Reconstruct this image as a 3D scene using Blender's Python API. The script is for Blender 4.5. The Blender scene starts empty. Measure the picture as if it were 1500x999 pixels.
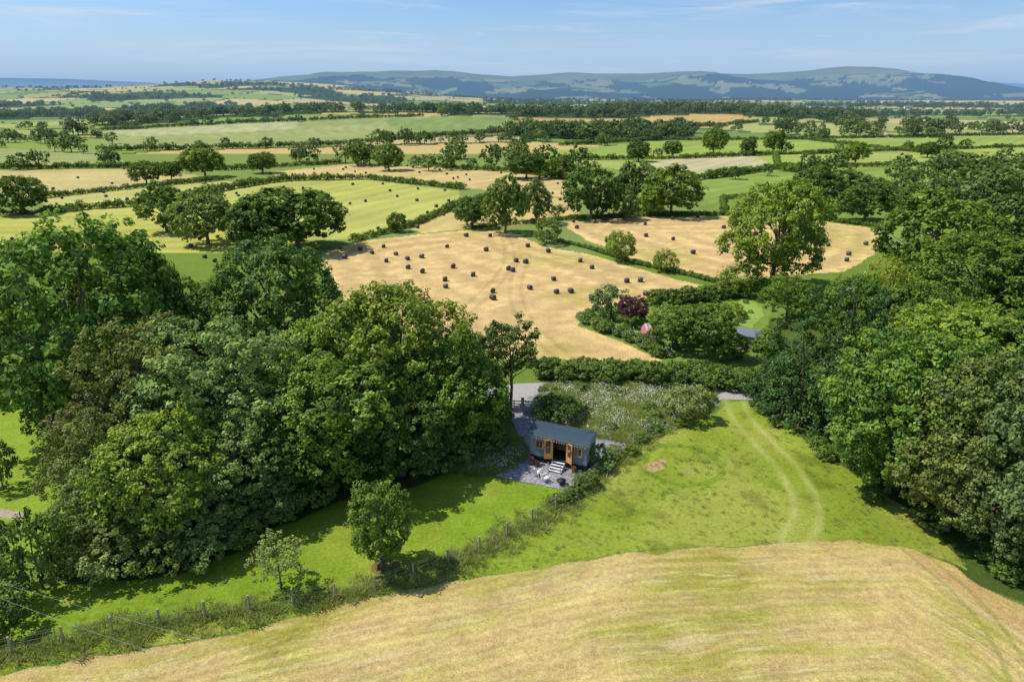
import bpy, math, random
import numpy as np
from mathutils import Vector, Matrix
random.seed(7)
RNG=np.random.default_rng(11)
S=bpy.context.scene
S.view_settings.view_transform='Standard'; S.view_settings.look='None'; S.view_settings.exposure=0
# ---------------------------------------------------------------- camera & survey
H=28.0; PIT=math.radians(19.52); F=1000.0
FW=np.array([0,math.cos(PIT),-math.sin(PIT)]); UP=np.array([0,math.sin(PIT),math.cos(PIT)])
def ray(u,v): return FW+np.array([(u-750)/F,0,0])+UP*((499.5-v)/F)
cam=bpy.data.cameras.new('camera'); co=bpy.data.objects.new('camera',cam); S.collection.objects.link(co)
co.location=(0,0,H); co.rotation_euler=(math.pi/2-PIT,0,0); cam.sensor_width=36; cam.lens=24; cam.clip_end=60000; cam.clip_start=0.5
S.camera=co
# ---------------------------------------------------------------- noise & terrain
def _h(ix,iy,s):
    a=np.sin(ix*127.1+iy*311.7+s*74.7)*43758.5453
    return a-np.floor(a)
def vn(x,y,s=0):
    xi=np.floor(x); yi=np.floor(y); fx=x-xi; fy=y-yi
    fx=fx*fx*(3-2*fx); fy=fy*fy*(3-2*fy)
    return (_h(xi,yi,s)*(1-fx)+_h(xi+1,yi,s)*fx)*(1-fy)+(_h(xi,yi+1,s)*(1-fx)+_h(xi+1,yi+1,s)*fx)*fy
def fbm(x,y,s=0,o=4):
    r=0;a=.5;t=0
    for i in range(o):
        r=r+a*vn(x,y,s+i); t+=a; x=x*2.03+11.3; y=y*2.03+5.7; a*=.5
    return r/t
def sm(x,a,b):
    t=np.clip((x-a)/(b-a),0,1); return t*t*(3-2*t)
def ridge(pts,Y):
    xs=[];zs=[]
    for u,v in pts:
        d=ray(u,v); t=Y/d[1]; xs.append(t*d[0]); zs.append(max(0,H+t*d[2]))
    return np.array(xs),np.array(zs)
R2=ridge([(-900,135),(-400,128),(0,133),(150,131),(250,128),(330,124),(400,122),(480,126),(560,134),(650,141),(760,147),(2400,150)],3200)
R3=ridge([(-900,150),(300,140),(380,122),(420,115),(500,110),(600,108),(680,110),(750,114),(830,109),(900,111),(1000,107),(1100,110),(1180,105),(1240,99),(1290,101),(1325,109),(1360,121),(1400,129),(1500,136),(2400,140)],8000)
R4=ridge([(-900,120),(0,116),(90,117),(130,121),(170,130),(300,135),(1300,130),(1350,120),(1450,122),(1500,125),(2400,128)],14000)
def hgt(x,y):
    x=np.asarray(x,float); y=np.asarray(y,float)
    z=15*np.exp(-((x+170)/300)**2-((y-850)/230)**2)
    z=z+12*np.exp(-((x-240)/190)**2-((y-960)/200)**2)
    z=z+sm(y,300,1000)*(fbm(x/350,y/350,3,3)-.5)*9*(1-sm(y,9000,12000))
    p2=sm(y,1150,3200)*(1-.75*sm(y,3300,4700))
    z=z+p2*np.interp(x,*R2)+p2*(fbm(x/420,y/420,9,4)-.5)*40*np.clip(np.interp(x,*R2)/60,0,1)
    p3=sm(y,4700,8000)**1.2*(1-.9*sm(y,8300,11000))
    z3=np.interp(x,*R3)
    z=z+p3*z3+(fbm(x/600,y/1100,21,4)-.5)*280*(p3*(1-p3)*4)*.6*np.clip(z3/200,0,1)
    z=z+(fbm(x/300,y/300,25,3)-.5)*18*p3
    z=z+sm(y,11000,14000)*np.interp(x,*R4)
    return z
YS=np.geomspace(10,16000,2500)
def G(u,v):
    d=ray(u,v); t=YS/d[1]; X=t*d[0]; Z=H+t*d[2]
    hh=hgt(X,YS); b=np.nonzero(Z<=hh)[0]
    if len(b)==0: i=len(YS)-1; return np.array([X[i],YS[i],hh[i]])
    i=b[0]
    if i==0: return np.array([X[0],YS[0],hh[0]])
    g0=Z[i-1]-hh[i-1]; g1=hh[i]-Z[i]; k=g0/(g0+g1+1e-9)
    x=X[i-1]+(X[i]-X[i-1])*k; y=YS[i-1]+(YS[i]-YS[i-1])*k
    return np.array([x,y,float(hgt(x,y))])
def PG(pts): return np.array([G(u,v)[:2] for u,v in pts])
def inpoly(X,Y,P):
    r=np.zeros(X.shape,bool)
    bb=(X>=P[:,0].min())&(X<=P[:,0].max())&(Y>=P[:,1].min())&(Y<=P[:,1].max())
    x=X[bb];y=Y[bb]; c=np.zeros(x.shape,bool); n=len(P)
    for i in range(n):
        x1,y1=P[i];x2,y2=P[(i+1)%n]
        if y1==y2: continue
        k=((y1>y)!=(y2>y))&(x<(x2-x1)*(y-y1)/(y2-y1)+x1); c^=k
    r[bb]=c; return r
def pdist(X,Y,P):
    d=np.full(X.shape,1e9)
    for i in range(len(P)-1):
        a=P[i];b=P[i+1]; ab=b-a; L=(ab**2).sum()+1e-9
        t=np.clip(((X-a[0])*ab[0]+(Y-a[1])*ab[1])/L,0,1)
        d=np.minimum(d,np.hypot(X-a[0]-t*ab[0],Y-a[1]-t*ab[1]))
    return d
def smoothline(P,n=6):
    out=[]; P=np.asarray(P,float); m=len(P)
    for i in range(m-1):
        p0=P[max(i-1,0)];p1=P[i];p2=P[i+1];p3=P[min(i+2,m-1)]
        for k in range(n):
            t=k/n; out.append(.5*((2*p1)+(p2-p0)*t+(2*p0-5*p1+4*p2-p3)*t*t+(3*p1-p0-3*p2+p3)*t**3))
    out.append(P[-1]); return np.array(out)
def alb(r,g,b,k=1.5):
    f=lambda c:((c/255+.055)/1.055)**2.4 if c>10 else c/255/12.92
    return np.array([f(r),f(g),f(b)])/k
# ---------------------------------------------------------------- mesh helpers
def mesh_np(name,V,Fc,mats=(),mi=None,attrs=None,smooth=False):
    V=np.asarray(V,np.float32); Fc=np.asarray(Fc,np.int32); k=Fc.shape[1]; n=len(Fc)
    me=bpy.data.meshes.new(name); me.vertices.add(len(V)); me.vertices.foreach_set('co',V.ravel())
    me.loops.add(n*k); me.loops.foreach_set('vertex_index',Fc.ravel())
    me.polygons.add(n); me.polygons.foreach_set('loop_start',np.arange(0,n*k,k,dtype=np.int32))
    for m in mats: me.materials.append(m)
    if mi is not None: me.polygons.foreach_set('material_index',np.asarray(mi,np.int32))
    me.polygons.foreach_set('use_smooth',np.full(n,smooth))
    me.update(calc_edges=True)
    for a,(ty,arr) in (attrs or {}).items():
        at=me.attributes.new(a,ty,'POINT')
        at.data.foreach_set('value' if ty in('FLOAT','INT') else ('color' if 'COLOR' in ty else 'vector'),np.asarray(arr,np.float32 if ty!='INT' else np.int32).ravel())
    return me
def add(name,me,coll=None,parent=None):
    o=bpy.data.objects.new(name,me); (coll or S.collection).objects.link(o)
    if parent: o.parent=parent
    return o
class Nodes:
    def __init__(s,name):
        s.m=bpy.data.materials.new(name); s.m.use_nodes=True; s.t=s.m.node_tree; s.t.nodes.clear()
    def n(s,ty,**k):
        nd=s.t.nodes.new(ty)
        for a,b in k.items(): setattr(nd,a,b)
        return nd
    def l(s,a,b): s.t.links.new(a,b)
def noise(N,scale,detail=4,vec=None,rough=.6):
    n=N.n('ShaderNodeTexNoise'); n.inputs['Scale'].default_value=scale; n.inputs['Detail'].default_value=detail; n.inputs['Roughness'].default_value=rough
    if vec: N.l(vec,n.inputs['Vector'])
    return n
def maprange(N,src,a,b,c,d):
    m=N.n('ShaderNodeMapRange'); N.l(src,m.inputs[0])
    for i,v in enumerate((a,b,c,d)): m.inputs[i+1].default_value=v
    return m.outputs[0]
def simple_mat(name,col,rough=.6,var=.15,scale=6,metal=0,bump=0,spec=.3,wave=None):
    N=Nodes(name); out=N.n('ShaderNodeOutputMaterial'); b=N.n('ShaderNodeBsdfPrincipled')
    tc=N.n('ShaderNodeTexCoord'); nz=noise(N,scale,5,tc.outputs['Object'])
    mr=maprange(N,nz.outputs[0],.3,.7,1-var,1+var)
    hs=N.n('ShaderNodeHueSaturation'); hs.inputs['Color'].default_value=(*col,1); N.l(mr,hs.inputs['Value']); N.l(hs.outputs[0],b.inputs['Base Color'])
    b.inputs['Roughness'].default_value=rough; b.inputs['Metallic'].default_value=metal; b.inputs['Specular IOR Level'].default_value=spec
    if wave:
        w=N.n('ShaderNodeTexWave',bands_direction='X'); w.inputs['Scale'].default_value=wave; N.l(tc.outputs['Object'],w.inputs['Vector'])
        bp=N.n('ShaderNodeBump'); bp.inputs['Distance'].default_value=.03; bp.inputs['Strength'].default_value=1; N.l(w.outputs['Fac'],bp.inputs['Height']); N.l(bp.outputs[0],b.inputs['Normal'])
    elif bump:
        bp=N.n('ShaderNodeBump'); bp.inputs['Distance'].default_value=bump; N.l(nz.outputs[0],bp.inputs['Height']); N.l(bp.outputs[0],b.inputs['Normal'])
    N.l(b.outputs[0],out.inputs[0]); return N.m
def leaf_mat(name,mode,cols=None,lo=.5,hi=1.65):
    N=Nodes(name); out=N.n('ShaderNodeOutputMaterial')
    oi=N.n('ShaderNodeObjectInfo'); at=N.n('ShaderNodeAttribute',attribute_name='tint')
    if mode=='obj': base=oi.outputs['Color']
    else:
        cr=N.n('ShaderNodeValToRGB'); cr.color_ramp.elements[0].color=(*cols[0],1); cr.color_ramp.elements[1].color=(*cols[-1],1)
        for i,c in enumerate(cols[1:-1]):
            e=cr.color_ramp.elements.new((i+1)/(len(cols)-1)); e.color=(*c,1)
        N.l(oi.outputs['Random'],cr.inputs[0]); base=cr.outputs[0]
    hs=N.n('ShaderNodeHueSaturation'); N.l(base,hs.inputs['Color'])
    N.l(maprange(N,at.outputs['Fac'],0,1,lo,hi),hs.inputs['Value'])
    N.l(maprange(N,at.outputs['Fac'],0,1,.518,.482),hs.inputs['Hue'])
    d=N.n('ShaderNodeBsdfDiffuse')
    tr=N.n('ShaderNodeBsdfTranslucent'); mx=N.n('ShaderNodeMixShader'); mx.inputs[0].default_value=.38
    gl=N.n('ShaderNodeBsdfGlossy'); gl.inputs['Roughness'].default_value=.5; gl.inputs[0].default_value=(1,1,1,1); m2=N.n('ShaderNodeMixShader'); m2.inputs[0].default_value=.014
    N.l(hs.outputs[0],d.inputs[0]); N.l(hs.outputs[0],tr.inputs[0])
    N.l(d.outputs[0],mx.inputs[1]); N.l(tr.outputs[0],mx.inputs[2]); N.l(mx.outputs[0],m2.inputs[1]); N.l(gl.outputs[0],m2.inputs[2]); N.l(m2.outputs[0],out.inputs[0]); return N.m
LEAF=leaf_mat('leaves','obj')
FARLEAF=leaf_mat('distant_leaves','rnd',[(.085,.14,.025),(.11,.175,.03),(.16,.225,.042),(.125,.19,.048),(.09,.15,.032)])
HEDGELEAF=leaf_mat('hedge_leaves','rnd',[(.12,.20,.028),(.15,.235,.033),(.21,.29,.048),(.13,.20,.038)])
GRASSM=leaf_mat('tall_grass_blades','rnd',[(.26,.34,.05),(.31,.37,.07),(.38,.40,.12),(.27,.34,.06),(.42,.41,.17)],.85,1.2)
BARK=simple_mat('bark',(.16,.13,.095),.9,.35,3,bump=.03)
WHITEFL=simple_mat('white_blossom',(.66,.68,.52),.8,.1)
PINKFL=simple_mat('pink_blossom',(.6,.08,.2),.7,.3)
# ---------------------------------------------------------------- trees
def nrmz(a): return a/(np.linalg.norm(a,axis=-1,keepdims=True)+1e-9)
def leafquads(c,n,s,rng,asp=.6):
    t=nrmz(np.cross(n,rng.normal(size=c.shape))); b=np.cross(n,t); s=s[:,None]
    V=np.stack([c-t*s,c-b*s*asp,c+t*s,c+b*s*asp],1).reshape(-1,3)
    return V
def tube(pts,rads,seg=7):
    V=[];Fc=[]
    pts=[Vector(p) for p in pts]
    for i,p in enumerate(pts):
        d=(pts[min(i+1,len(pts)-1)]-pts[max(i-1,0)]).normalized()
        a=d.orthogonal().normalized(); b=d.cross(a)
        for k in range(seg):
            q=2*math.pi*k/seg; V.append(tuple(p+(a*math.cos(q)+b*math.sin(q))*rads[i]))
    for i in range(len(pts)-1):
        for k in range(seg):
            Fc.append((i*seg+k,i*seg+(k+1)%seg,(i+1)*seg+(k+1)%seg,(i+1)*seg+k))
    return V,Fc
def crown_tree(name,seed,h,r,zc0,nl,lr,subr,dens,per,ls,trunk=.35,leafm=None,form='round',limbs=True):
    """tapered trunk, limbs into lobes, crown of leaf clumps"""
    rng=np.random.default_rng(seed); lm=leafm or LEAF
    cz=(zc0+h)/2; semi=np.array([r,r,(h-zc0)/2])
    lob=[]
    if form=='cone':
        for i in range(nl):
            f=(i+.5)/nl; z=zc0+(h-zc0)*f; R=r*(1-f)**.75
            k=max(1,int(7*(1-f)+1))
            for j in range(k):
                a=rng.uniform(0,6.28); q=R*.6
                lob.append((np.array([math.cos(a)*q,math.sin(a)*q,z]),max(R*.5,lr*.35)*rng.uniform(.8,1.2)))
    else:
        off=rng.uniform(0,6.28)
        for i in range(nl):
            zz=1-2*(i+.5)/nl; zz=zz*.95+.05; rr=math.sqrt(max(0,1-zz*zz)); a=off+i*2.39996+rng.normal(0,.25)
            d=np.array([math.cos(a)*rr,math.sin(a)*rr,zz])
            L=lr*rng.uniform(.68,1.28)
            c=np.array([0,0,cz])+d*(semi-L*.85)*rng.uniform(.80,1.12)
            lob.append((c,L))
        lob.append((np.array([0,0,cz]),min(semi)*.62))
    C=np.array([l[0] for l in lob]); LR=np.array([l[1] for l in lob])
    sp=[];sn=[]
    for i,(c,L) in enumerate(lob):
        n=max(4,int(dens*4*L*L/(subr*subr)))
        d=nrmz(rng.normal(size=(n,3))); d=d[d[:,2]>-.65]
        p=c+d*L*np.array([1,1,.85])*rng.uniform(.68,1.12,(len(d),1))
        dd=np.linalg.norm(p[:,None]-C[None],axis=2)/LR[None]; dd[:,i]=9
        k=(dd.min(1)>.74)&(p[:,2]>subr*.3); sp.append(p[k]); sn.append(d[k])
    sp=np.concatenate(sp); sn=np.concatenate(sn); ns=len(sp)
    rs=subr*rng.uniform(.55,1.4,ns)
    idx=np.repeat(np.arange(ns),per)
    o=nrmz(rng.normal(size=(len(idx),3)))*rng.uniform(.25,1,(len(idx),1))**.5
    c=sp[idx]+o*rs[idx,None]*np.array([1,1,.75])
    n=nrmz(sn[idx]*.45+o*.5+np.array([0,0,.5])+rng.normal(0,.40,o.shape))
    LV=leafquads(c,n,ls*rng.uniform(.6,1.3,len(c)),rng)
    st=np.clip(rng.normal(.45,.20,ns),0,1)
    lt=np.clip(st[idx]+rng.normal(0,.15,len(idx))+.08*o[:,2],0,1)
    nL=len(c); LF=np.arange(nL*4).reshape(-1,4)
    BV=[];BF=[]
    if trunk>0:
        top=Vector((rng.normal(0,.2),rng.normal(0,.2),cz+ (h-cz)*.3))
        V,Fc=tube([(0,0,-.3),(0,0,.4),(rng.normal(0,.1),rng.normal(0,.1),zc0*.7+.5),tuple(Vector((0,0,cz))*.9),tuple(top)],[trunk*1.5,trunk*1.05,trunk*.85,trunk*.5,trunk*.15],9)
        BV+=V;BF+=Fc
        if limbs:
            for (c0,L) in lob[:16]:
                s0=Vector((0,0,max(.6,min(c0[2]*.6,cz)))); e=Vector(c0)+Vector(c0-np.array([0,0,cz])).normalized()*L*.4; m=(s0+e)/2+Vector((rng.normal(0,.3),rng.normal(0,.3),-.25*L*.5))
                V,Fc=tube([s0,m,e],[trunk*.36,trunk*.22,trunk*.05],5); b=len(BV); BV+=V; BF+=[tuple(x+b for x in f) for f in Fc]
    V=LV; Fc=LF; mi=np.zeros(nL); ti=np.repeat(lt,4)
    if BV:
        Fc=np.concatenate([LF,np.array(BF)+len(LV)]); V=np.concatenate([LV,np.array(BV)]); mi=np.concatenate([mi,np.ones(len(BF))]); ti=np.concatenate([ti,np.full(len(BV),.5)])
    me=mesh_np(name,V,Fc,[lm,BARK],mi,{'tint':('FLOAT',ti)})
    me['h']=h; me['r']=r; return me
OAKN=[crown_tree('oak_near_%d'%i,30+i,15,7.5,1.0,21+3*i,2.75,.58,.9,36,.18,.45) for i in range(3)]
ASHN=[crown_tree('ash_near_%d'%i,50+i,14,6,1.2,19,2.1,.48,.62,34,.15,.35) for i in range(2)]
OAKM=[crown_tree('oak_mid_%d'%i,70+i,14,7.5,.8,18+i*2,3.0,.9,.95,24,.36,.45) for i in range(3)]
SHRN=[crown_tree('shrub_near_%d'%i,90+i,3.2,2.2,.1,10,1.1,.34,.75,34,.11,.08) for i in range(3)]
SMALLT=crown_tree('small_tree_mesh',101,6,2.3,.5,17,1.0,.28,.9,40,.09,.11)
SAPL=crown_tree('sapling_mesh',104,4,1.9,.6,11,.75,.26,.5,26,.08,.07)
THIN=crown_tree('thin_tree_mesh',107,9,3.2,2.6,15,1.25,.42,.75,36,.13,.16)
CONN=[crown_tree('conifer_mesh_%d'%i,110+i,11,3.3,.2,9,2.2,.45,.7,34,.12,.25,form='cone') for i in range(2)]
FAR=[crown_tree('far_tree_%d'%i,130+i,12,6.5,.5,9,3.3,1.5,.8,9,.8,.4,leafm=FARLEAF,limbs=False) for i in range(5)]
FARS=[crown_tree('far_shrub_%d'%i,140+i,2.6,2.0,0,6,1.1,.5,.8,9,.28,0,leafm=HEDGELEAF) for i in range(2)]
HEDG=[crown_tree('hedge_shrub_%d'%i,150+i,2.2,1.4,0,9,.85,.26,.7,24,.11,0,leafm=HEDGELEAF) for i in range(2)]
GREEN={'oak':(.148,.238,.027),'dark':(.105,.178,.025),'bright':(.240,.330,.032),'olive':(.20,.255,.048),'pale':(.245,.315,.075),
       'brown':(.255,.245,.085),'yellow':(.35,.41,.04),'con':(.068,.14,.032),'purple':(.10,.03,.045),'blue':(.155,.235,.068)}
def place(name,meshes,u,vb,vt,w,col='oak',xoff=0):
    g=G(u,vb); d=ray(u,vt); t=g[1]/d[1]; h=H+t*d[2]-g[2]
    dep=float((g-np.array([0,0,H]))@FW); wm=w/F*dep
    me=meshes[random.randrange(len(meshes))] if isinstance(meshes,list) else meshes
    o=add(name,me); o.location=(g[0],g[1],g[2]-.05)
    k=wm/2/me['r']; o.scale=(k*random.uniform(.95,1.06),k*random.uniform(.95,1.06),h/me['h']); o.rotation_euler=(0,0,random.uniform(0,6.28))
    c=GREEN[col]; j=random.uniform(.85,1.2); o.color=(c[0]*j*random.uniform(.88,1.12),c[1]*j,c[2]*j,1); return o
T=place
for a in [('oak_tree',OAKN,140,640,306,280,'oak'),('oak_tree',OAKN,-5,560,375,170,'dark'),('oak_tree',OAKN,215,600,330,150,'oak'),('oak_tree',OAKN,410,570,345,200,'dark'),('oak_tree',OAKN,260,575,400,170,'oak'),
 ('oak_tree',OAKN,590,640,408,230,'bright'),('oak_tree',OAKN,500,640,455,190,'bright'),('ash_tree',ASHN,335,700,455,240,'pale'),('ash_tree',ASHN,235,700,450,180,'olive'),
 ('oak_tree',OAKN,505,700,515,230,'oak'),('oak_tree',OAKN,650,655,490,170,'oak'),('oak_tree',OAKN,400,700,545,190,'dark'),
 ('oak_tree',OAKN,100,650,500,110,'dark'),('ash_tree',ASHN,190,720,560,160,'brown'),('ash_tree',ASHN,150,765,605,130,'olive'),('oak_tree',OAKN,255,780,600,200,'bright'),
 ('ash_tree',ASHN,350,760,610,160,'pale'),('oak_tree',OAKN,440,720,600,160,'dark'),('oak_tree',OAKN,590,695,570,150,'dark'),('ash_tree',ASHN,650,675,560,110,'olive'),
 ('oak_tree',OAKN,700,635,520,90,'oak'),('hawthorn_tree',ASHN,560,705,610,110,'oak'),
 ('hawthorn_tree',ASHN,150,810,690,110,'pale'),('hawthorn_tree',ASHN,300,800,710,120,'pale'),('hawthorn_tree',ASHN,215,815,725,130,'olive'),
 ('hawthorn_tree',ASHN,395,762,685,100,'blue'),('alder_tree',THIN,748,600,462,95,'dark'),
 ('elder_bush',SHRN,62,862,752,95,'dark'),('elder_bush',SHRN,5,915,852,100,'dark'),('elder_bush',SHRN,5,715,640,50,'dark'),
 ('apple_tree',SMALLT,560,832,703,95,'oak'),('apple_sapling',SAPL,412,862,783,82,'pale'),('elder_bush',SHRN,400,760,720,80,'pale'),('elder_bush',SHRN,465,738,695,70,'olive'),
 ('elder_bush',SHRN,115,845,775,80,'olive'),('elder_bush',SHRN,170,845,790,90,'pale'),('elder_bush',SHRN,240,838,775,90,'olive'),('elder_bush',SHRN,300,825,775,80,'pale'),('elder_bush',SHRN,345,795,752,75,'olive'),
 ('elder_bush',SHRN,700,655,612,80,'oak'),('elder_bush',SHRN,640,692,652,60,'olive'),('elder_bush',SHRN,540,715,680,70,'oak'),
 ('cypress_tree',CONN,1165,615,425,105,'con'),('cypress_tree',CONN,1212,628,418,105,'con'),('cypress_tree',CONN,1130,592,470,70,'con'),('cypress_tree',CONN,1262,640,425,110,'con'),
 ('oak_tree',OAKN,1310,710,478,230,'oak'),('oak_tree',OAKN,1430,770,520,240,'olive'),('oak_tree',OAKN,1370,640,440,230,'bright'),('oak_tree',OAKN,1490,690,450,200,'dark'),
 ('oak_tree',OAKN,1520,840,540,230,'blue'),('oak_tree',OAKN,1300,720,590,150,'oak'),('oak_tree',OAKN,1385,775,610,170,'olive'),('hawthorn_tree',ASHN,1450,825,670,130,'blue'),
 ('oak_tree',OAKN,1420,500,330,220,'oak'),('oak_tree',OAKN,1530,520,335,180,'dark'),('oak_tree',OAKM,1360,415,276,150,'oak'),('oak_tree',OAKM,1475,405,275,110,'dark'),
 ('oak_tree',OAKN,1240,520,400,110,'oak'),('ash_tree',ASHN,1285,500,368,70,'yellow'),('ash_tree',ASHN,1150,470,400,80,'oak'),('oak_tree',OAKN,1340,540,410,140,'oak'),
 ('ash_tree',OAKN,1130,425,256,158,'bright'),('elder_bush',SHRN,1085,430,388,75,'oak'),
 ('apple_tree',SMALLT,985,512,442,72,'oak'),('apple_tree',SMALLT,1035,524,442,78,'oak'),('apple_tree',SMALLT,1012,500,448,56,'olive'),('apple_tree',SMALLT,1074,528,486,40,'oak'),('apple_tree',SMALLT,1122,535,478,44,'oak'),
 ('copper_beech_tree',SMALLT,925,475,432,48,'purple'),('elder_bush',SHRN,895,465,418,62,'blue'),('elder_bush',SHRN,925,478,452,40,'oak'),('yellow_bush',SHRN,1070,465,440,35,'yellow'),
 ('hawthorn_bush',SHRN,1005,612,562,72,'pale'),('hawthorn_bush',SHRN,820,615,580,62,'dark'),('hawthorn_bush',SHRN,874,684,648,32,'oak'),
 ('hawthorn_bush',SHRN,858,712,690,38,'olive'),('hawthorn_bush',SHRN,885,690,672,30,'pale'),
 ('oak_tree',OAKM,35,314,255,72,'dark'),('oak_tree',OAKM,215,270,235,45,'dark'),('oak_tree',OAKM,252,264,235,34,'dark'),('oak_tree',OAKM,300,260,215,58,'oak'),('oak_tree',OAKM,385,254,222,42,'oak'),
 ('oak_tree',OAKM,245,340,266,75,'oak'),('oak_tree',OAKM,305,358,272,100,'olive'),('oak_tree',OAKM,435,365,272,150,'dark'),('oak_tree',OAKM,385,370,285,90,'dark'),('hawthorn_bush',OAKM,582,340,310,28,'oak'),('hawthorn_bush',OAKM,345,345,310,50,'oak'),
 ('oak_tree',OAKM,692,334,285,52,'dark'),('oak_tree',OAKM,740,342,256,64,'oak'),('oak_tree',OAKM,785,328,262,46,'olive'),('oak_tree',OAKM,865,320,238,84,'dark'),('oak_tree',OAKM,925,308,238,56,'dark'),('oak_tree',OAKM,982,316,240,86,'oak'),('oak_tree',OAKM,955,317,272,40,'bright'),('oak_tree',OAKM,915,322,278,40,'olive'),
 ('hawthorn_bush',SHRN,800,358,320,46,'olive'),('hawthorn_bush',SHRN,910,383,338,44,'bright'),('hawthorn_bush',SHRN,900,372,338,30,'oak'),('hawthorn_bush',SHRN,975,399,366,36,'bright'),
 ('oak_tree',OAKM,985,231,205,28,'oak'),('oak_tree',OAKM,935,237,205,36,'dark'),('oak_tree',OAKM,1045,227,186,36,'oak'),('oak_tree',OAKM,1095,228,202,25,'dark'),('oak_tree',OAKM,1132,225,190,32,'oak'),
 ('oak_tree',OAKM,1252,240,209,40,'oak'),('oak_tree',OAKM,1358,231,207,30,'dark'),('oak_tree',OAKM,1195,305,243,80,'dark'),('oak_tree',OAKM,1265,325,266,80,'dark'),('oak_tree',OAKM,570,250,208,46,'oak'),
 ('oak_tree',OAKM,770,262,222,60,'dark'),('oak_tree',OAKM,820,262,228,46,'oak'),('oak_tree',OAKM,1330,322,270,60,'dark')]:
    T(*a)
# ---------------------------------------------------------------- instancer
def instancer(name,protos,P,scl,rot,idx):
    coll=bpy.data.collections.new(name+'_parts')
    for i,me in enumerate(protos):
        o=bpy.data.objects.new('%s_part_%02d'%(name,i),me); coll.objects.link(o)
    n=len(P); me=bpy.data.meshes.new(name); me.vertices.add(n); me.vertices.foreach_set('co',np.asarray(P,np.float32).ravel())
    for a,ty,arr in (('scl','FLOAT_VECTOR',scl),('rot','FLOAT_VECTOR',rot),('idx','INT',idx)):
        at=me.attributes.new(a,ty,'POINT'); at.data.foreach_set('value' if ty=='INT' else 'vector',np.asarray(arr,np.int32 if ty=='INT' else np.float32).ravel())
    o=add(name,me); ng=bpy.data.node_groups.new(name,'GeometryNodeTree')
    ng.interface.new_socket('Geometry',in_out='INPUT',socket_type='NodeSocketGeometry'); ng.interface.new_socket('Geometry',in_out='OUTPUT',socket_type='NodeSocketGeometry')
    gi=ng.nodes.new('NodeGroupInput'); go=ng.nodes.new('NodeGroupOutput'); ip=ng.nodes.new('GeometryNodeInstanceOnPoints')
    ci=ng.nodes.new('GeometryNodeCollectionInfo'); ci.inputs['Collection'].default_value=coll; ci.inputs['Separate Children'].default_value=True; ci.inputs['Reset Children'].default_value=True
    def na(nm,ty):
        q=ng.nodes.new('GeometryNodeInputNamedAttribute'); q.data_type=ty; q.inputs[0].default_value=nm; return q.outputs[0]
    L=ng.links.new; L(gi.outputs[0],ip.inputs['Points']); L(ci.outputs[0],ip.inputs['Instance']); ip.inputs['Pick Instance'].default_value=True
    L(na('idx','INT'),ip.inputs['Instance Index']); L(na('rot','FLOAT_VECTOR'),ip.inputs['Rotation']); L(na('scl','FLOAT_VECTOR'),ip.inputs['Scale']); L(ip.outputs[0],go.inputs[0])
    md=o.modifiers.new('inst','NODES'); md.node_group=ng; return o
def scatter(name,protos,XY,sx,sz):
    n=len(XY); XY=np.asarray(XY); P=np.column_stack([XY,hgt(XY[:,0],XY[:,1])-.03])
    return instancer(name,protos,P,np.column_stack([sx,sx,sz]),np.column_stack([np.zeros(n),np.zeros(n),RNG.uniform(0,6.28,n)]),RNG.integers(0,len(protos),n))
def along(P,step,jit):
    P=np.asarray(P); out=[]
    for i in range(len(P)-1):
        L=np.linalg.norm(P[i+1]-P[i]); n=max(1,int(L/step)); t=(np.arange(n)+RNG.uniform(0,1,n))/n
        out.append(P[i]+(P[i+1]-P[i])*t[:,None])
    o=np.concatenate(out); return o+RNG.normal(0,jit,o.shape)
def inside(Pl,n):
    lo=Pl.min(0);hi=Pl.max(0); q=RNG.uniform(lo,hi,(n,2)); return q[inpoly(q[:,0],q[:,1],Pl)]
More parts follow.
